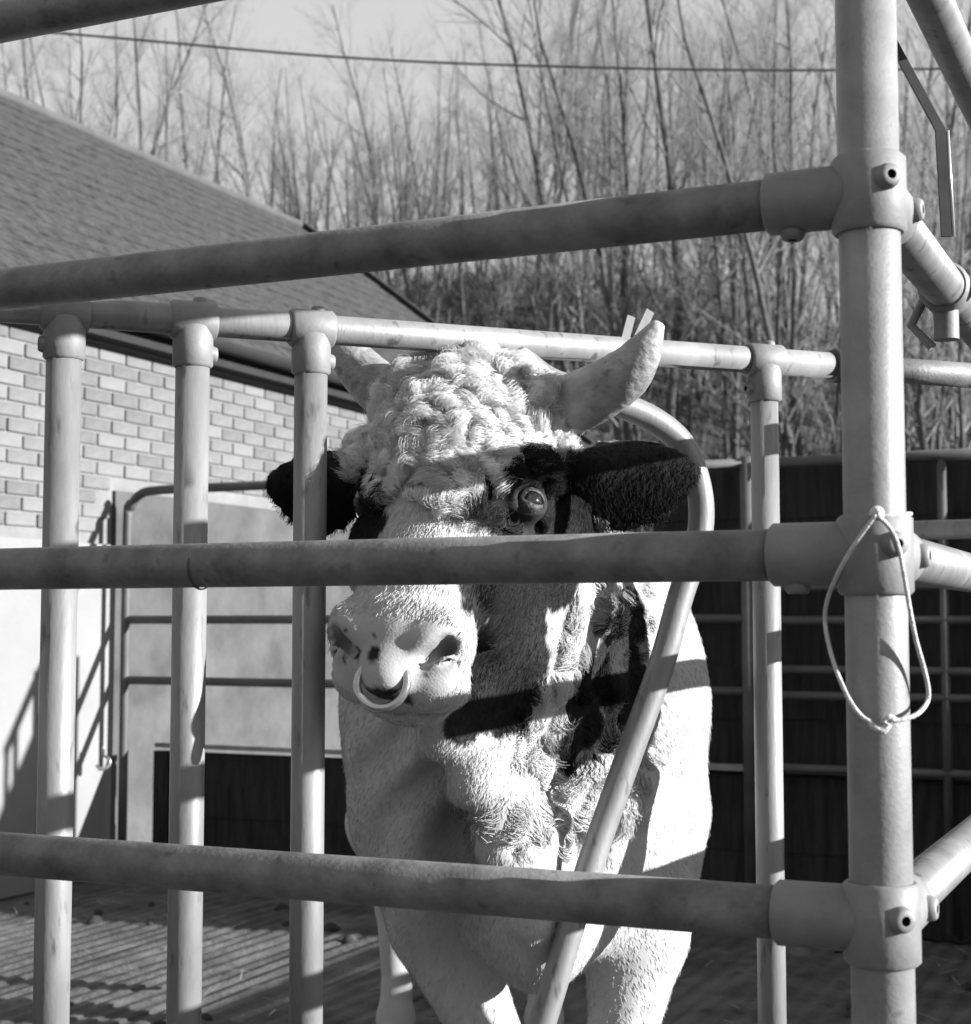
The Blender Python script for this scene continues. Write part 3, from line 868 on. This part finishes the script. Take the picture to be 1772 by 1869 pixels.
BV, BQ = subdivide(BV, BQ)
BV = project(bull_sdf, BV, 2)

# coat markings: blotches fixed on the animal, edges broken up with noise
def vnoise(P, f, seed):
    r = np.random.default_rng(seed); o = 0; a = 1.0
    for k in range(4):
        D = r.normal(size=(6, 3)) * f; ph = r.uniform(0, 6.28, 6)
        o = o + a * np.sin(P @ D.T + ph).sum(1) / 6; f *= 1.9; a *= .6
    return o
_w = (BV - CAM) @ FWD
_px = 886 + FPX * ((BV - CAM) @ RGT) / _w; _py = 934.5 - FPX * ((BV - CAM) @ UPV) / _w
def surf(px, py, r=9):
    k = np.where((np.abs(_px - px) < r) & (np.abs(_py - py) < r))[0]
    return BV[k[np.argmin(_w[k])]] if len(k) else U(px, py, 3.0)
MARKS = [(955, 850, .045, .020), (1010, 848, .055, .018), (1062, 868, .06, .016), (1000, 905, .06, .022), (1050, 930, .065, .018), (940, 905, .045, .022),
         (945, 955, .048, .045), (1005, 975, .06, .03), (1085, 965, .055, .022), (1120, 915, .06, .02), (1165, 955, .05, .03), (1055, 1000, .05, .03),
         (925, 1085, .058, 0.030), (975, 1090, .055, 0.025), (955, 1150, .058, 0.028), (915, 1180, .050, 0.030), (955, 1225, .052, 0.025), (905, 1245, .050, 0.022),
         (935, 1285, .050, 0.022), (870, 1290, .040, 0.025), (1020, 1075, .045, 0.025), (850, 1315, .03, 0.040),
         (1150, 1105, .040, .040), (1135, 1180, .042, .030), (1100, 1235, .050, .028), (1150, 1240, .048, .030), (1075, 1285, .045, .028), (1110, 1330, .050, .025),
         (1065, 1365, .042, .028), (1145, 1290, .045, .030), (1165, 1135, .03, .03), (1110, 1150, .026, .05),
         (662, 880, .045, .020), (655, 940, .045, .020)]
MARKS = [(surf(x, y), r, t) for x, y, r, t in MARKS]
def coat_tone(P):
    q = toh(P)
    nz1 = vnoise(P, 55, 1); nz2 = vnoise(P, 20, 2)
    tone = .70 + .07 * nz2 + .05 * vnoise(P, 7, 23)
    back = P[:, 1] > 3.75
    tone = np.where(back, tone * .93, tone)
    d0 = np.full(len(P), 9.0); t0 = tone.copy()
    def put(k, tn):
        nonlocal t0
        f = np.clip((1.0 - k + .20 * nz1 + .10 * nz2) / .13, 0, 1)
        t0 = t0 * (1 - f) + tn * (1 + .35 * nz1) * f
    nz3 = vnoise(P, 34, 17)
    for lo_, hi_ in ((0, 12), (12, 22), (22, 32), (32, 34)):
        kk = np.full(len(P), 9.0); num = np.zeros(len(P)); den = np.zeros(len(P)) + 1e-9
        for (c, r, tn) in MARKS[lo_:hi_]:
            dv_ = P - c; vd = (c - CAM) / np.linalg.norm(c - CAM); al = dv_ @ vd
            k = np.sqrt(np.maximum((dv_ * dv_).sum(1) - .80 * al * al, 0)) / (r * 1.2)
            kk = smin(kk, k, .22); w_ = np.exp(-4 * k * k); num += w_ * tn; den += w_
        put(kk + .16 * nz3, num / den)
    for (c, r, tn) in (((.0, .592, -.055), (.05, .030, .04), .05), ((-.012, .535, -.005), (.014, .016, .02), .05)):
        put(np.linalg.norm((q - np.array(c)) / np.array(r), axis=1), tn)
    # shade on the throat and dewlap flank, painted into the coat tone
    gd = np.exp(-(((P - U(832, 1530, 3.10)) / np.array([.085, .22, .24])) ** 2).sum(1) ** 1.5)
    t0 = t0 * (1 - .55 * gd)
    # ears
    for C, R in ((EARL_C, EARL_R), (EARR_C, EARR_R)):
        e = (P - C) @ R.T
        put(np.linalg.norm(e / np.array([.165, .12, .09]), axis=1), .014)
    # bare nose, a little greyer with specks
    nose = np.exp(-(((q[:, 1] - .51) / .045) ** 2 + (q[:, 0] / .09) ** 2 + ((q[:, 2] + .04) / .05) ** 2))
    t0 = t0 * (1 - .28 * nose)
    t0 = np.where((nose > .3) & (vnoise(P, 90, 5) > .75), .12, t0)
    # hooves
    t0 = np.where(P[:, 2] < .085, .05, t0)
    # eyelids
    for s in (-1, 1):
        e = np.linalg.norm((q - (EYE_L if s > 0 else EYE_R)) / np.array([.036, .030, .04]), axis=1)
        t0 = np.where(e < 1.0, .05, t0)
    return np.clip(t0, .01, .85)
_q = toh(BV); _fl = np.clip((.27 - _q[:, 1]) / .06, 0, 1) * np.clip((.15 - np.abs(_q[:, 0])) / .04, 0, 1) * (_q[:, 2] > -.2) * (_q[:, 1] > -.1)
TONE = coat_tone(BV) * .56 * (1 - .55 * _fl)      # skin darkened under the long forelock, painted shade between the curls

def attr_mat(name, rough=0.75, spec=0.25, attr='tone', gain=1.0, sheen=0.0):
    m = bpy.data.materials.new(name); m.use_nodes = True; N = m.node_tree.nodes; L = m.node_tree.links
    p = N['Principled BSDF']; p.inputs['Roughness'].default_value = rough; p.inputs['Specular IOR Level'].default_value = spec
    a = N.new('ShaderNodeAttribute'); a.attribute_name = attr
    cc = N.new('ShaderNodeCombineColor')
    mu = N.new('ShaderNodeMath'); mu.operation = 'MULTIPLY'; mu.inputs[1].default_value = gain
    L.new(a.outputs['Fac'], mu.inputs[0])
    for i in range(3): L.new(mu.outputs[0], cc.inputs[i])
    L.new(cc.outputs[0], p.inputs['Base Color'])
    return m
M['hide'] = attr_mat('hide', 0.75, 0.10, 'tone', 0.9)
_N = M['hide'].node_tree.nodes; _L = M['hide'].node_tree.links
_tc = _N.new('ShaderNodeTexCoord'); _vo = _N.new('ShaderNodeTexVoronoi'); _vo.inputs['Scale'].default_value = 210
_nz = _N.new('ShaderNodeTexNoise'); _nz.inputs['Scale'].default_value = 70; _nz.inputs['Detail'].default_value = 6
_ad = _N.new('ShaderNodeMath'); _ad.operation = 'ADD'
_bp = _N.new('ShaderNodeBump'); _bp.inputs['Strength'].default_value = 0.10; _bp.inputs['Distance'].default_value = 0.004
_L.new(_tc.outputs['Object'], _vo.inputs['Vector']); _L.new(_tc.outputs['Object'], _nz.inputs['Vector'])
_L.new(_vo.outputs['Distance'], _ad.inputs[0]); _L.new(_nz.outputs['Fac'], _ad.inputs[1])
_L.new(_ad.outputs[0], _bp.inputs['Height']); _L.new(_bp.outputs[0], _N['Principled BSDF'].inputs['Normal'])
M['hair'] = attr_mat('hair', 0.6, 0.06)

bull = thing('bull', (CX, 4.0, 0), 'horned pale bull with dark ears and eye patch and curly poll, looking through the bars', 'bull')
me = bpy.data.meshes.new('body')
me.vertices.add(len(BV)); me.vertices.foreach_set('co', BV.astype(np.float32).ravel())
me.loops.add(BQ.size); me.loops.foreach_set('vertex_index', BQ.astype(np.int32).ravel())
me.polygons.add(len(BQ)); me.polygons.foreach_set('loop_start', np.arange(0, BQ.size, 4, dtype=np.int32))
me.polygons.foreach_set('use_smooth', np.ones(len(BQ), bool))
me.update(calc_edges=True); me.validate()
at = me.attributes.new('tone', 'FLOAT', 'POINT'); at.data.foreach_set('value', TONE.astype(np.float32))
me.materials.append(M['hide'])
body = bpy.data.objects.new('body', me); COL.objects.link(body); body.parent = bull; body.matrix_parent_inverse = Matrix.Translation(-Vector(bull.location))

# horns
def horn(ppts, rad, name='horn'):
    P_ = catmull([np.array(p) for p in ppts], 7)
    rr = np.interp(np.linspace(0, 1, len(P_)), np.linspace(0, 1, len(rad)), rad)
    k = np.arange(len(P_)); rr = rr * (1 + .012 * np.sin(k * 2.2) * (1 - k / len(P_)))
    P_.append(P_[-1] + (P_[-1] - P_[-2]) * .4); rr = np.append(rr, rr[-1] * .55)
    return MB().tube(P_, rr, 28).build(name, M['horn'], bull)
horn([U(955, 757, 2.93), U(1030, 742, 2.86), U(1090, 716, 2.80), U(1142, 682, 2.75), U(1176, 638, 2.72), U(1202, 590, 2.71)], [.057, .057, .053, .047, .033, .012])
horn([U(735, 735, 2.93), U(690, 706, 2.97), U(652, 668, 3.00), U(622, 632, 3.01), U(596, 602, 3.01)], [.052, .050, .044, .034, .02])

# eyes
def eye_material():
    m = bpy.data.materials.new('eye'); m.use_nodes = True; N = m.node_tree.nodes; L = m.node_tree.links
    p = N['Principled BSDF']; p.inputs['Roughness'].default_value = .06; p.inputs['Coat Weight'].default_value = 1.0
    tc = N.new('ShaderNodeTexCoord'); vm = N.new('ShaderNodeVectorMath'); vm.operation = 'DOT_PRODUCT'
    nm = N.new('ShaderNodeVectorMath'); nm.operation = 'NORMALIZE'
    L.new(tc.outputs['Object'], nm.inputs[0]); L.new(nm.outputs[0], vm.inputs[0]); vm.inputs[1].default_value = (0, 0, 1)
    cr = N.new('ShaderNodeValToRGB'); el_ = cr.color_ramp.elements
    el_[0].position = .54; el_[0].color = (.35, .35, .35, 1)
    el_[1].position = .60; el_[1].color = (.012, .012, .012, 1)
    e = el_.new(.90); e.color = (.014, .014, .014, 1)
    e = el_.new(.93); e.color = (.004, .004, .004, 1)
    L.new(vm.outputs['Value'], cr.inputs[0]); L.new(cr.outputs[0], p.inputs['Base Color'])
    return m
EYM = eye_material()
for s in (1, -1):
    e = H(*(EYE_L if s > 0 else EYE_R))
    look = hs_ * s * .80 + ha * .05 + hn * .60; look /= np.linalg.norm(look)
    if s == 1: look = look * 1.0 + view(e) * .18; look /= np.linalg.norm(look)
    bm = bmesh.new(); bmesh.ops.create_uvsphere(bm, u_segments=32, v_segments=20, radius=.0235)
    m_ = bpy.data.meshes.new('eye'); bm.to_mesh(m_); bm.free(); m_.materials.append(EYM)
    m_.polygons.foreach_set('use_smooth', [True] * len(m_.polygons))
    o = bpy.data.objects.new('eye', m_); COL.objects.link(o); o.parent = bull
    o.matrix_parent_inverse = Matrix.Translation(-Vector(bull.location))
    o.matrix_basis = Matrix.Translation(Vector(e + (hs_ * s * .58 + hn * .82) * .0045)) @ Vector(look).to_track_quat('Z', 'Y').to_matrix().to_4x4()

# lids: shells over the eyeball leaving an almond opening
M['lid'] = mat('eyelid', 0.055, 0.5, 0, 0.35, 60, 0.5, 160, 0.35)
for s in (1, -1):
    e = H(*(EYE_L if s > 0 else EYE_R)); ff = hs_ * s * .58 + hn * .82 + ha * .03; ff /= np.linalg.norm(ff); c = e + ff * .0045
    uu = -ha - ff * (-ha @ ff); uu /= np.linalg.norm(uu); ww = np.cross(ff, uu)
    for top_ in (True, False):
        v, f = [], []; na, ne = 25, 7
        for i in range(na):
            az_ = radians(-88 + 176 * i / (na - 1)); k = max(0.0, 1 - (degrees(az_) / 62) ** 2)
            e0 = radians((28 if top_ else -27) * k ** .8 + (4 if top_ else 3)); e1 = radians(88 if top_ else -84)
            for j in range(ne):
                t = j / (ne - 1); el2 = e0 + (e1 - e0) * t; rr = .0235 * (1.03 + .085 * min(1, t * 3.2))
                v.append(c + rr * (ff * cos(az_) * cos(el2) + ww * sin(az_) * cos(el2) + uu * sin(el2)))
        for i in range(na - 1):
            for j in range(ne - 1):
                a_ = i * ne + j; f.append((a_, a_ + ne, a_ + ne + 1, a_ + 1))
        lo_ = link('eyelid', v, f, M['lid'], bull)
        so = lo_.modifiers.new('thick', 'SOLIDIFY'); so.thickness = .0016; so.offset = -1

# nose ring through the septum
rc = U(697, 1246, 2.583)
ax1 = np.array([.97, -.22, 0.0]); ax2 = np.array([-.05, -.25, -.96])
ax2 -= ax1 * (ax1 @ ax2) / (ax1 @ ax1); ax2 /= np.linalg.norm(ax2); ax1 /= np.linalg.norm(ax1)
rp_ = [rc + .0425 * (ax1 * cos(2 * pi * k / 40) + ax2 * sin(2 * pi * k / 40)) for k in range(41)]
MB().tube(rp_, .0072, 14, caps=False).build('nose_ring', M['ring'], bull)

# ------------------------------------------------------------------ hair
tri = np.concatenate([BQ[:, [0, 1, 2]], BQ[:, [0, 2, 3]]])
A_, B_, C_ = BV[tri[:, 0]], BV[tri[:, 1]], BV[tri[:, 2]]
area = np.linalg.norm(np.cross(B_ - A_, C_ - A_), axis=1) / 2
tc_ = (A_ + B_ + C_) / 3
tn_ = np.cross(B_ - A_, C_ - A_); tn_ /= (np.linalg.norm(tn_, axis=1) + 1e-12)[:, None]
facing = ((CAM - tc_) * tn_).sum(1) / np.linalg.norm(CAM - tc_, axis=1)
qh = toh(tc_)
inhead = (np.linalg.norm(tc_ - H(0, .25, -.12), axis=1) < .52) & (qh[:, 2] > -.36)
def sample(w, n):
    c = np.cumsum(area * w); k = np.searchsorted(c, rng.random(n) * c[-1]); k = np.clip(k, 0, len(area) - 1)
    a = rng.random((n, 2)); f = a.sum(1) > 1; a[f] = 1 - a[f]
    return A_[k] + (B_[k] - A_[k]) * a[:, :1] + (C_[k] - A_[k]) * a[:, 1:], tn_[k]
def nrm(x): return x / (np.linalg.norm(x, axis=-1, keepdims=True) + 1e-9)
def comb(P, N):
    """lie of the coat: down the face on the head, down and back on the body"""
    q = toh(P); hd = np.clip((.55 - np.linalg.norm(P - H(0, .25, -.12), axis=1)) / .1, 0, 1)[:, None]
    face = ha[None] * 1.0 + hs_[None] * np.clip(q[:, :1] * 3, -.8, .8)
    bod = np.array([0, .35, -1.0])[None] + np.stack([.8 * np.sign(P[:, 0] - CX) * np.clip(np.abs(P[:, 0] - CX) * 3, 0, 1), 0 * P[:, 0], 0 * P[:, 0]], 1)
    d = face * hd + bod * (1 - hd)
    d = d - N * (d * N).sum(1, keepdims=True)
    return nrm(d)
def hair_object(name, P, N, T, length, lift, curl_r, curl_n, npts, rad, jit, clump=None, parent=bull, gain=1.0):
    n = len(P); t = np.linspace(0, 1, npts)[None, :, None]
    L_ = (length * rng.uniform(.65, 1.25, n))[:, None, None]
    if clump is not None:
        cid0 = np.concatenate([((P[k:k + 4000, None] - clump[0][None]) ** 2).sum(-1).argmin(1) for k in range(0, n, 4000)])
        T = T + clump[1][cid0] * .9; T = nrm(T - N * (T * N).sum(1, keepdims=True))
    Tj = nrm(T + rng.normal(size=(n, 3)) * jit)
    d0 = nrm(N * lift + Tj * (1 - lift))
    bend = nrm(Tj - N * .15)
    pts = P[:, None] + (d0[:, None] * t + (bend - d0)[:, None] * .5 * t * t) * L_
    S = nrm(np.cross(N, Tj)); W_ = nrm(np.cross(S, Tj))
    if clump is not None:
        cen, cdir, cph, cfr = clump
        cid = np.empty(n, int)
        for k in range(0, n, 4000):
            cid[k:k + 4000] = ((P[k:k + 4000, None] - cen[None]) ** 2).sum(-1).argmin(1)
        ph = cph[cid] + rng.normal(size=n) * .35; fr = cfr[cid]
        # strands of one lock draw together and roll over into a curl
        tip = (cen[cid] - P)[:, None] * .78 * t ** .7
        pts = pts + tip
        ph = cph[cid] + rng.normal(size=n) * .22
        ang = ph[:, None, None] + fr[:, None, None] * 2 * pi * t * curl_n
        ax_a = cdir[cid]; ax_a = nrm(ax_a - N * (ax_a * N).sum(1, keepdims=True)); ax_b = N
        amp = curl_r * rng.uniform(.7, 1.2, n)[:, None, None]
        pts = pts + amp * (S[:, None] * (np.sin(ang) - np.sin(ang[:, :1])) + N[:, None] * (np.cos(ang) + .35)) * np.minimum(1, t * 3)
    elif curl_r > 0:
        ph = rng.uniform(0, 6.28, n)[:, None, None]
        nz_ = (vnoise(P, 30, 8) * 1.5)[:, None, None]
        ang = ph * .25 + nz_ + 2 * pi * t * curl_n
        pts = pts + curl_r * t * (S[:, None] * np.sin(ang) + W_[:, None] * np.cos(ang) * .5)
    hc = bpy.data.hair_curves.new(name)
    hc.add_curves([npts] * n)
    hc.points.foreach_set('position', pts.astype(np.float32).ravel())
    ra = hc.attributes.get('radius') or hc.attributes.new('radius', 'FLOAT', 'POINT')
    rv_ = (rad * (1 - .75 * np.linspace(0, 1, npts) ** 1.5))[None] * rng.uniform(.8, 1.2, n)[:, None]
    ra.data.foreach_set('value', rv_.astype(np.float32).ravel())
    ctone = 1.0 if clump is None else np.clip(1 + .16 * rng.normal(size=len(clump[0])), .6, 1.3)[cid]
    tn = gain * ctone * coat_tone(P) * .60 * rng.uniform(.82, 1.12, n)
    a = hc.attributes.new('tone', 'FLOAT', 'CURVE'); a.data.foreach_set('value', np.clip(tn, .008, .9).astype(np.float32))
    hc.materials.append(M['hair'])
    o = bpy.data.objects.new(name, hc); COL.objects.link(o); o.parent = parent
    o.matrix_parent_inverse = Matrix.Translation(-Vector(bull.location)) if parent is bull else Matrix()
    return o
vis = (facing > -.25)
ear_w = np.zeros(len(tc_))
for C, R_ in ((EARL_C, EARL_R), (EARR_C, EARR_R)):
    e = np.linalg.norm(((tc_ - C) @ R_.T) / np.array([.16, .12, .08]), axis=1); ear_w = np.maximum(ear_w, (e < 1.0) * 1.0)
# curly poll and forehead
wf = inhead & vis & (ear_w < .5) & (qh[:, 2] > -.17) & (qh[:, 1] < .275) & (np.abs(qh[:, 0]) < .15)
wfw = wf * np.clip((.285 - qh[:, 1]) / .06, 0, 1)
eyed = np.minimum(np.linalg.norm((qh - EYE_L) / [.06, .05, .08], axis=1), np.linalg.norm((qh - EYE_R) / [.06, .05, .08], axis=1))
wfw = wfw * (eyed > 1)
cen, cn = sample(wfw, 210)
cdir = nrm(rng.normal(size=(210, 3)) + hs_ * .6); cph = rng.uniform(0, 6.28, 210); cfr = rng.uniform(.7, 1.35, 210) * np.where(rng.random(210) < .5, -1, 1)
P_, N_ = sample(wfw, 70000)
T_ = comb(P_, N_)
# poll hair stands up and outward
qp = toh(P_); up_w = np.clip((.10 - qp[:, 1]) / .12, 0, 1)[:, None]
T_ = nrm(T_ * (1 - up_w) + (N_ * .0 + np.array([0, 0, -.25]) + hn * .25 + hs_ * np.clip(qp[:, :1] * 6, -1, 1)) * up_w)
hair_object('curly_forelock', P_, N_, T_, .062, .30, .0095, 2.3, 18, .00048, .07, (cen, cdir, cph, cfr), gain=1.45)
# face coat
wc = inhead & vis & ~wf & (eyed > .60) & ~((qh[:, 1] > .475) & (qh[:, 2] > -.075) & (np.abs(qh[:, 0]) < .105))
P_, N_ = sample(wc * (ear_w < .5), 40000)
hair_object('face_coat', P_, N_, comb(P_, N_), .011, .12, .001, .5, 4, .00048, .18)
P_, N_ = sample(vis * ear_w, 9000)
hair_object('ear_hair', P_, N_, nrm(comb(P_, N_) * .6 + np.array([0, 0, -.5])), .014, .15, .003, .5, 5, .0005, .3)
# woolly neck
wn_ = ~inhead & vis & (tc_[:, 1] < 3.42) & (tc_[:, 2] > .68)
P_, N_ = sample(wn_ * (tc_[:, 2] > .9) * (np.abs(tc_[:, 0] - CX - .06) < .19) * np.exp(-((tc_[:, 0] - CX - .08) / .13) ** 2), 15000)
cen, cn = sample(wn_ * 1.0, 260)
cdir = nrm(rng.normal(size=(260, 3))); cph = rng.uniform(0, 6.28, 260); cfr = rng.uniform(.6, 1.2, 260) * np.where(rng.random(260) < .5, -1, 1)
hair_object('neck_wool', P_, N_, comb(P_, N_), .026, .22, .008, .8, 7, .0007, .25, (cen, cdir, cph, cfr))
# short coat on the rest that the camera side shows
wb = ~inhead & vis & (tc_[:, 1] < 4.2) & (tc_[:, 2] > .3)
P_, N_ = sample(wb * 1.0, 80000)
hair_object('body_coat', P_, N_, comb(P_, N_), .014, .10, .001, .5, 3, .00048, .16)
